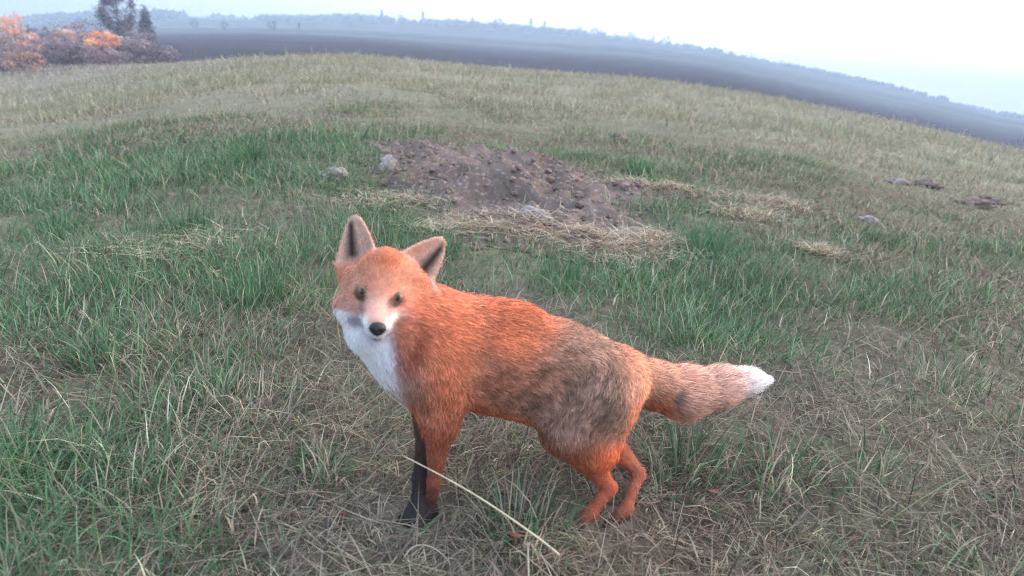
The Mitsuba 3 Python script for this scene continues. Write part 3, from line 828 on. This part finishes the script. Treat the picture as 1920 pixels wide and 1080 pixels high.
STALKS = [
    ([(0.098, 0.806, 0.040), (0.080, 0.8078, 0.0535), (0.035, 0.811, 0.0835), (-0.0216, 0.8150, 0.1175), (-0.08, 0.8175, 0.1480), (-0.1316, 0.8180, 0.1726)], .0019, .0008, (206, 194, 166), 'long pale straw stalk slanting up in front of the forelegs of the fox'),
    ([(-.125, .80, .012), (-.105, .815, .030), (-.075, .81, .026), (-.05, .785, .006)], .0013, .0006, (188, 170, 158), 'arched pinkish dry blade lying at the bottom edge below the forepaws'),
    ([(-.455, .90, .004), (-.462, .915, .03), (-.476, .94, .055)], .0011, .0006, (176, 124, 108), 'short reddish dry stem standing in the lower left grass'),
    ([(-.60, 1.02, .01), (-.55, .96, .035), (-.49, .915, .012)], .0013, .0007, (176, 152, 142), 'long grey-pink straw lying flat in the lower left corner'),
    ([(.66, .985, .006), (.78, 1.05, .045), (.93, 1.12, .075)], .0012, .0006, (128, 148, 104), 'thin green bent blade at the lower right edge'),
]
for pts, ra, rb, col, lab in STALKS:
    k = numbered('grass_stalk')
    t = tube_mesh(spline(pts), ra, rb)
    nv = len(t.vertices)
    cc = lin(col)[None] * (0.82 + .36 * meshkit.noise(np.asarray(t.vertices) * 120, 81))[:, None]
    colored(k, t.vertices, t.faces, cc)
    tag(k, lab, 'stalk', None)


def leaf(k, c, size, yaw, tilt, col, curl=.35):
    u, v = np.meshgrid(np.linspace(0, 1, 9), np.linspace(-1, 1, 5), indexing='ij')
    half = .30 * np.sin(np.pi * np.clip(u, .02, .98) ** .8) * (1 + .12 * np.sin(u * 31))
    x, y = (u - .5), half * v
    z = curl * (.35 * v ** 2 * half * 2 + .5 * (u - .5) ** 2)
    p = np.stack([x, y, z], -1).reshape(-1, 3) * size
    ca, sa, ct, st = math.cos(yaw), math.sin(yaw), math.cos(tilt), math.sin(tilt)
    p = p @ np.array([[ct, 0, st], [0, 1, 0], [-st, 0, ct]]).T
    p = p @ np.array([[ca, -sa, 0], [sa, ca, 0], [0, 0, 1]]).T + np.array(c)
    i = (np.arange(8)[:, None] * 5 + np.arange(4)[None]).reshape(-1)
    f = np.vstack([np.stack([i, i + 5, i + 1], 1), np.stack([i + 1, i + 5, i + 6], 1)])
    cc = lin(col)[None] * (.7 + .6 * meshkit.fbm(p * 150, 2, 83))[:, None]
    colored(k, p, f, cc, bsdf='leaf_material')


for c, size, yaw, tilt, col, lab in [
    ((.035, .855, .030), .026, .4, .3, (160, 100, 88), 'small red dead leaf at the bottom beside the foot of the straw stalk'),
    ((-.235, .885, .022), .020, 1.7, .5, (178, 96, 78), 'small reddish leaf in the lower left grass near the forepaw'),
    ((.385, 1.03, .020), .022, 2.6, .2, (160, 120, 110), 'curled brown leaf right of the hind paws'),
]:
    k = numbered('dead_leaf')
    leaf(k, c, size, yaw, tilt, col)
    tag(k, lab, 'leaf')


# ------------------------------------------------------------------ clods and straw on and round the mound
def clod(seed, size):
    m = trimesh.creation.icosphere(3, 1.0)
    v = m.vertices
    d = 1 + .5 * (meshkit.fbm(v * 1.3 + seed * 7.1, 3, seed) - .5) * 2 + .5 * (meshkit.fbm(v * 3.5 + seed, 3, seed + 5) - .5) * 2
    m.vertices = v * d[:, None] * np.asarray(size)
    return m


def clod_color(p, n, uv):
    a = fbm(p.x * 30, p.y * 30, p.z * 30, 4)
    return mix((.165, .12, .105), (.34, .26, .228), sstep(.25, .75, a))


def pale_clod_color(p, n, uv):
    a = fbm(p.x * 40, p.y * 40, p.z * 40, 4)
    return mix((.27, .23, .215), (.47, .41, .385), sstep(.25, .75, a))


scene['clod_soil'] = {'type': 'twosided', 'bsdf': {'type': 'diffuse', 'reflectance': mikit.proc(clod_color)}}
scene['pale_clod_soil'] = {'type': 'twosided', 'bsdf': {'type': 'diffuse', 'reflectance': mikit.proc(pale_clod_color)}}
CLODS = [
    (-0.80, 4.00, (0.048, 0.034, 0.078), 1, 'tall pale upright clod at the left end of the mound'),
    (-0.57, 5.18, (0.068, 0.054, 0.052), 0, 'rounded clod on the back rim of the mound, left of its middle'),
    (-0.08, 5.26, (0.041, 0.034, 0.046), 1, 'small pale clod on the back rim of the mound near its middle'),
    (-1.06, 3.76, (0.085, 0.060, 0.050), 1, 'pale clod lying in the green grass left of the mound'),
    (4.15, 6.90, (0.130, 0.100, 0.070), 0, 'dark upper clod of the far right cluster'),
    (4.05, 6.05, (0.150, 0.120, 0.070), 0, 'largest clod of the far right cluster, lowest and nearest'),
    (4.60, 6.60, (0.120, 0.100, 0.060), 0, 'rightmost clod of the far right cluster'),
    (3.75, 6.75, (0.100, 0.080, 0.050), 1, 'small pale clod left of the far right cluster'),
    (.93, 6.72, (0.080, 0.070, 0.080), 0, 'dark clod in the grass behind the right half of the mound'),
    (0.08, 3.02, (0.075, 0.054, 0.029), 1, 'flat pale clod on the near edge of the mound'),
    (-0.21, 3.14, (0.088, 0.068, 0.040), 0, 'round dark clod on the near left of the mound'),
    (0.00, 4.08, (0.102, 0.061, 0.058), 0, 'big rough clod in the middle of the mound beside the hole'),
    (1.40, 2.99, (0.050, 0.035, 0.020), 1, 'small whitish clod in the grass right of the mound'),
    (2.19, 4.16, (0.060, 0.050, 0.030), 1, 'whitish clod far right of the mound, on its own in the grass'),
]
for i, (x, y, s, pale, lab) in enumerate(CLODS):
    k = numbered('clod')
    m = clod(100 + i * 3, s)
    m.apply_transform(trimesh.transformations.rotation_matrix(rng.uniform(-.4, .4) if s[2] < .12 else .12, [rng.normal(), rng.normal(), 2]))
    m.apply_translation([x, y, float(surface(x, y)[0]) + s[2] * .05])
    scene[k] = mikit.ply(m, 'pale_clod_soil' if pale else 'clod_soil', smooth=True)
    tag(k, lab, 'clod', 'clods of earth on and around the mound')

# crumbs strewn over the mound
cr = []
for i in range(480):
    while True:
        x, y = rng.uniform(-1.2, 1.2), rng.uniform(2.5, 5.6)
        if float(mound_depth(x, y)) > -.12:
            break
    cr.append((x, y))
cr = np.array(cr)
cz = surface(cr[:, 0], cr[:, 1])
unit = [clod(300 + i, (1, .85, .7)) for i in range(4)]
unit = [trimesh.Trimesh(*(lambda q: (q.vertices, q.faces))(trimesh.creation.icosphere(1, 1.0)), process=False) for _ in range(4)]
V, F, o = [], [], 0
for i, (x, y) in enumerate(cr):
    b = unit[i % 4]
    v = b.vertices * (1 + .6 * (rng.random((len(b.vertices), 1)) - .5)) * min(.032, .009 * math.exp(rng.normal(.2, .55))) * np.array([1.2, 1, .8])
    a = rng.uniform(0, 6.28)
    v = v @ np.array([[math.cos(a), -math.sin(a), 0], [math.sin(a), math.cos(a), 0], [0, 0, 1]]) + [x, y, cz[i] + .004]
    V.append(v); F.append(b.faces + o); o += len(v)
scene['soil_crumbs'] = mikit.ply((np.vstack(V), np.vstack(F)), 'clod_soil', smooth=False)
tag('soil_crumbs', 'loose crumbs of earth strewn over the mound', 'soil', kind='stuff')

# patches of pale dead straw
ST = [(.80, 4.18, .30, .10), (.10, 2.88, .18, .10), (-.30, 2.92, .14, .08), (1.24, 3.61, .16, .10), (1.58, 4.18, .16, .10), (-1.27, 2.40, .16, .12), (-.65, 3.3, .14, .1), (.62, 2.9, .12, .1), (1.40, 3.02, .06, .05), (.40, 2.72, .22, .10), (1.05, 4.2, .25, .08)]
for i, (x, y, sx, sy) in enumerate(ST):
    n = 620
    px, py = x + rng.normal(0, sx * .85, n), y + rng.normal(0, sy * 1.1, n)
    a = rng.uniform(0, 6.28, n)
    base = np.stack([px, py, surface(px, py) + rng.uniform(.004, .035, n)], 1)
    c = pick(STRAW, n) * 1.45
    v, f, cc, nn = blades(base, rng.uniform(.05, .14, n), np.full(n, .0062), np.stack([np.cos(a), np.sin(a)], 1), rng.uniform(-.1, .4, n), c, c, 2, rng.uniform(1.25, 1.57, n))
    ST[i] = (v, f, cc, nn)
v, f, c, n = merge(ST)
colored('straw_litter', v, f, c, n, 'leaf_material')
tag('straw_litter', 'pale matted straw lying in patches round the mound', 'straw', kind='stuff')

# ------------------------------------------------------------------ trees and scrub
def leaves(pts, size, col, spread=.25):
    n = len(pts)
    a, b = rng.normal(0, 1, (n, 3)), rng.normal(0, 1, (n, 3))
    a /= np.linalg.norm(a, axis=1, keepdims=True)
    b -= a * (a * b).sum(1, keepdims=True)
    b /= np.linalg.norm(b, axis=1, keepdims=True)
    s = (size * rng.uniform(.6, 1.4, n))[:, None]
    v = np.stack([pts - a * s, pts + b * s * .5, pts + a * s, pts - b * s * .5], 1).reshape(-1, 3)
    o = np.arange(n)[:, None] * 4
    f = np.concatenate([o + [0, 1, 2], o + [0, 2, 3]], 0)
    c = np.repeat(col * np.exp(rng.normal(0, spread, (n, 1))), 4, 0)
    return v, f, c


def limb(p, q, r0, r1, bend=.08):
    p, q = np.asarray(p, float), np.asarray(q, float)
    L = np.linalg.norm(q - p)
    ts = np.linspace(0, 1, 6)[:, None]
    pts = p + (q - p) * ts + np.sin(ts * np.pi) * rng.normal(0, bend * L, 3)
    return tube_mesh(pts, r0, r1, 5)


def tree(name, az, r, h, width, shape, col, n_leaf, leaf_size, label, group=None, category='tree', trunk_share=.25, trunk_col=(92, 82, 84)):
    k = numbered(name)
    x, y = r * math.sin(math.radians(az)), r * math.cos(math.radians(az))
    z = float(terrain(np.array([x]), np.array([y]))[0]) - .1
    base = np.array([x, y, z])
    limbs, tips = [], []
    top = base + [rng.normal(0, .03 * h), rng.normal(0, .03 * h), h * .9]
    tr = max(.02 * h, .04)
    if shape == 'bush':
        for i in range(9):
            a = rng.uniform(0, 6.28)
            q = base + [math.cos(a) * width * .3, math.sin(a) * width * .3, h * rng.uniform(.5, .85)]
            limbs.append(limb(base, q, tr * .6, tr * .2))
            tips.append(q)
    else:
        limbs.append(limb(base, top, tr, tr * .25, .02))
        for i in range(12):
            t = rng.uniform(trunk_share, .9)
            a = rng.uniform(0, 6.28)
            reach = width * .42 * ((1 - t) * 1.1 + .1 if shape == 'cone' else (math.sin(math.pi * min(1, max(.1, t))) ** .6))
            p = base + (top - base) * t
            q = p + [math.cos(a) * reach, math.sin(a) * reach, h * (.02 if shape == 'cone' else .12)]
            limbs.append(limb(p, q, tr * .4, tr * .12))
            tips.append(q)
    m = trimesh.util.concatenate(limbs)
    colored(k + '__trunk', m.vertices, m.faces, np.repeat(lin(trunk_col)[None], len(m.vertices), 0))
    # crown: leaves gathered in clumps round the limbs' ends, with gaps between the clumps
    nk = 26
    ck = []
    for i in range(nk):
        u = rng.normal(0, 1, 3)
        u /= np.linalg.norm(u)
        u *= rng.uniform(.55, 1.0) ** .5
        if shape == 'cone':
            t = rng.uniform(0, 1) ** 1.2
            rad = width * .5 * (1 - t) ** .8
            ck.append(base + [u[0] * rad, u[1] * rad, h * (trunk_share + (1 - trunk_share) * t)])
        else:
            lo_ = .05 if shape == 'bush' else trunk_share
            ck.append(base + [u[0] * width * .5, u[1] * width * .5, h * (lo_ + (1 - lo_) * (.5 + .5 * u[2]))])
    ck = np.array(ck + [t for t in tips])
    ci = rng.integers(0, len(ck), n_leaf)
    cs = rng.uniform(.5, 1.2, len(ck))
    pts = ck[ci] + rng.normal(0, 1, (n_leaf, 3)) * np.array([width * .085, width * .085, h * .055]) * cs[ci][:, None]
    tone = np.exp(rng.normal(0, .18, len(ck)))[ci][:, None]
    v, f, c = leaves(pts, leaf_size, lin(col)[None] * tone)
    colored(k + '__crown', v, f, c, bsdf='leaf_material')
    tag(k, label, category, group)
    return k


GREY, MAUVE = (138, 126, 134), (162, 142, 146)
# left edge of the field: bare and autumn-coloured trees and scrub
tree('autumn_tree', -36.4, 120, 6.4, 6.0, 'round', (230, 184, 160), 2200, .20, 'pale orange autumn tree at the far left edge', trunk_share=.12)
tree('autumn_bush', -31.3, 106, 4.3, 4.4, 'bush', (248, 182, 144), 2600, .15, 'bright orange bush below the tall grey tree at the far left', category='bush')
tree('tall_tree', -30.4, 150, 13.0, 5.8, 'round', (140, 132, 142), 9000, .18, 'tall grey leafless-looking tree at the upper left, cut by the top of the picture', trunk_share=.2)
tree('conical_tree', -28.7, 175, 8.6, 4.2, 'cone', (98, 100, 116), 1800, .24, 'narrow dark pointed tree right of the tall grey tree', trunk_share=.05)
tree('autumn_bush', -36.2, 84, 2.3, 3.4, 'bush', (186, 156, 142), 1200, .12, 'low rust brown bush at the left edge of the meadow', category='bush')
tree('autumn_bush', -33.3, 140, 4.6, 4.6, 'bush', (206, 172, 158), 1500, .18, 'dull orange bush between the left edge tree and the bright orange bush', category='bush')
SCRUB = [(-37.2, 92, 3.4, 5), (-35.6, 98, 2.8, 5), (-34.6, 110, 3.6, 6), (-33.8, 96, 2.6, 5), (-32.9, 104, 2.8, 6), (-32.2, 118, 4.6, 6), (-31.6, 96, 2.2, 5), (-30.6, 100, 2.6, 5), (-29.8, 112, 3.9, 6), (-29.2, 124, 4.4, 5), (-28.6, 108, 2.6, 5), (-34.2, 150, 5.2, 7), (-32.0, 155, 6.2, 7), (-29.6, 150, 6.0, 6), (-35.2, 150, 5.0, 7), (-27.6, 120, 2.4, 4), (-38.5, 100, 4.0, 6), (-39.5, 92, 4.0, 6)]
for a, r, h, w in SCRUB:
    tree('scrub_bush', a, r, h, w, 'bush', MAUVE if rng.random() < .65 else (120, 108, 112), 1100, .15, 'brown-mauve bare scrub bush in the thicket at the far left', 'bare bushes of the far left thicket', 'bush')
# single trees along the far ridges
RIDGE = [(-20.2, 640, 9, 'round'), (-18.2, 660, 8, 'cone'), (-14.5, 900, 12, 'round'), (-12.0, 1150, 17, 'cone'), (-10.5, 1250, 12, 'round'), (-8.8, 1250, 18, 'cone'), (-6.8, 1300, 12, 'round'), (-4.9, 1000, 16, 'cone'), (-4.2, 1100, 9, 'round'), (-2.8, 950, 17, 'round'),
         (-.2, 1250, 22, 'cone'), (.9, 1250, 21, 'cone'), (2.0, 1280, 13, 'round'), (2.9, 1300, 12, 'cone'), (3.7, 1100, 15, 'round'), (4.9, 1150, 15, 'round'), (5.4, 1200, 15, 'round'), (6.6, 1280, 14, 'round'), (7.8, 1250, 16, 'round'), (8.7, 1300, 10, 'cone'), (9.6, 1280, 17, 'cone'), (10.6, 1250, 18, 'round'),
         (12.6, 1300, 12, 'round'), (14.0, 1280, 11, 'cone'), (15.6, 1300, 10, 'round'), (17.2, 1300, 11, 'cone'), (19.4, 1320, 9, 'round'), (-23.5, 700, 8, 'round'), (-25.6, 720, 9, 'round')]
ORD = 'first second third fourth fifth sixth seventh eighth ninth tenth eleventh twelfth thirteenth fourteenth fifteenth'.split()
RIDGE.sort()
for i, (a, r, h, sh) in enumerate(RIDGE):
    where = ORD[i] + ' from the left' if i < 15 else ORD[len(RIDGE) - 1 - i] + ' from the right'
    look = 'narrow pointed' if sh == 'cone' else 'rounded'
    tree('ridge_tree', a, r, h, h * (.45 if sh == 'cone' else .85), sh, (74, 80, 76), 420, h * .055, f'{look} hazy tree on the far ridge, {where} of the ridge trees', 'hazy trees along the far ridge', 'tree', .12)

# woodland that closes the far hilltops
n = 5200
a = rng.uniform(-60, 60, n)
r = rng.uniform(1080, 1560, n)
wood = meshkit.fbm(np.stack([a * .22, r * .004, 0 * a], 1), 3, 91)
ok = wood > .44
a, r = a[ok], r[ok]
x, y = r * np.sin(np.radians(a)), r * np.cos(np.radians(a))
z = terrain(x, y)
hh = rng.uniform(4, 9, len(a)) * (1 - .45 * smooth(8, 26, a))
ico = trimesh.creation.icosphere(1, 1.0)
sc = np.stack([hh * rng.uniform(.5, .9, len(a)), hh * rng.uniform(.5, .9, len(a)), hh * .75], 1)
v = ico.vertices[None] * sc[:, None] * (1 + .45 * (rng.random((len(a), len(ico.vertices), 1)) - .5)) + np.stack([x, y, z + hh * .4], 1)[:, None]
f = (ico.faces[None] + (np.arange(len(a)) * len(ico.vertices))[:, None, None]).reshape(-1, 3)
c = np.repeat(lin((70, 74, 70))[None] * np.exp(rng.normal(0, .2, (len(a), 1))), len(ico.vertices), 0)
colored('far_woodland', v.reshape(-1, 3), f, c)
tag('far_woodland', 'blue hazy woodland along the far hilltops', 'woodland', kind='stuff')

# ------------------------------------------------------------------ air
scene['haze'] = {'type': 'cube', 'to_world': T().translate([0, 0, 58]).scale([2560, 2560, 82]), 'bsdf': {'type': 'null'}, 'interior': {'type': 'ref', 'id': 'air'}}
tag('haze', kind='stuff')
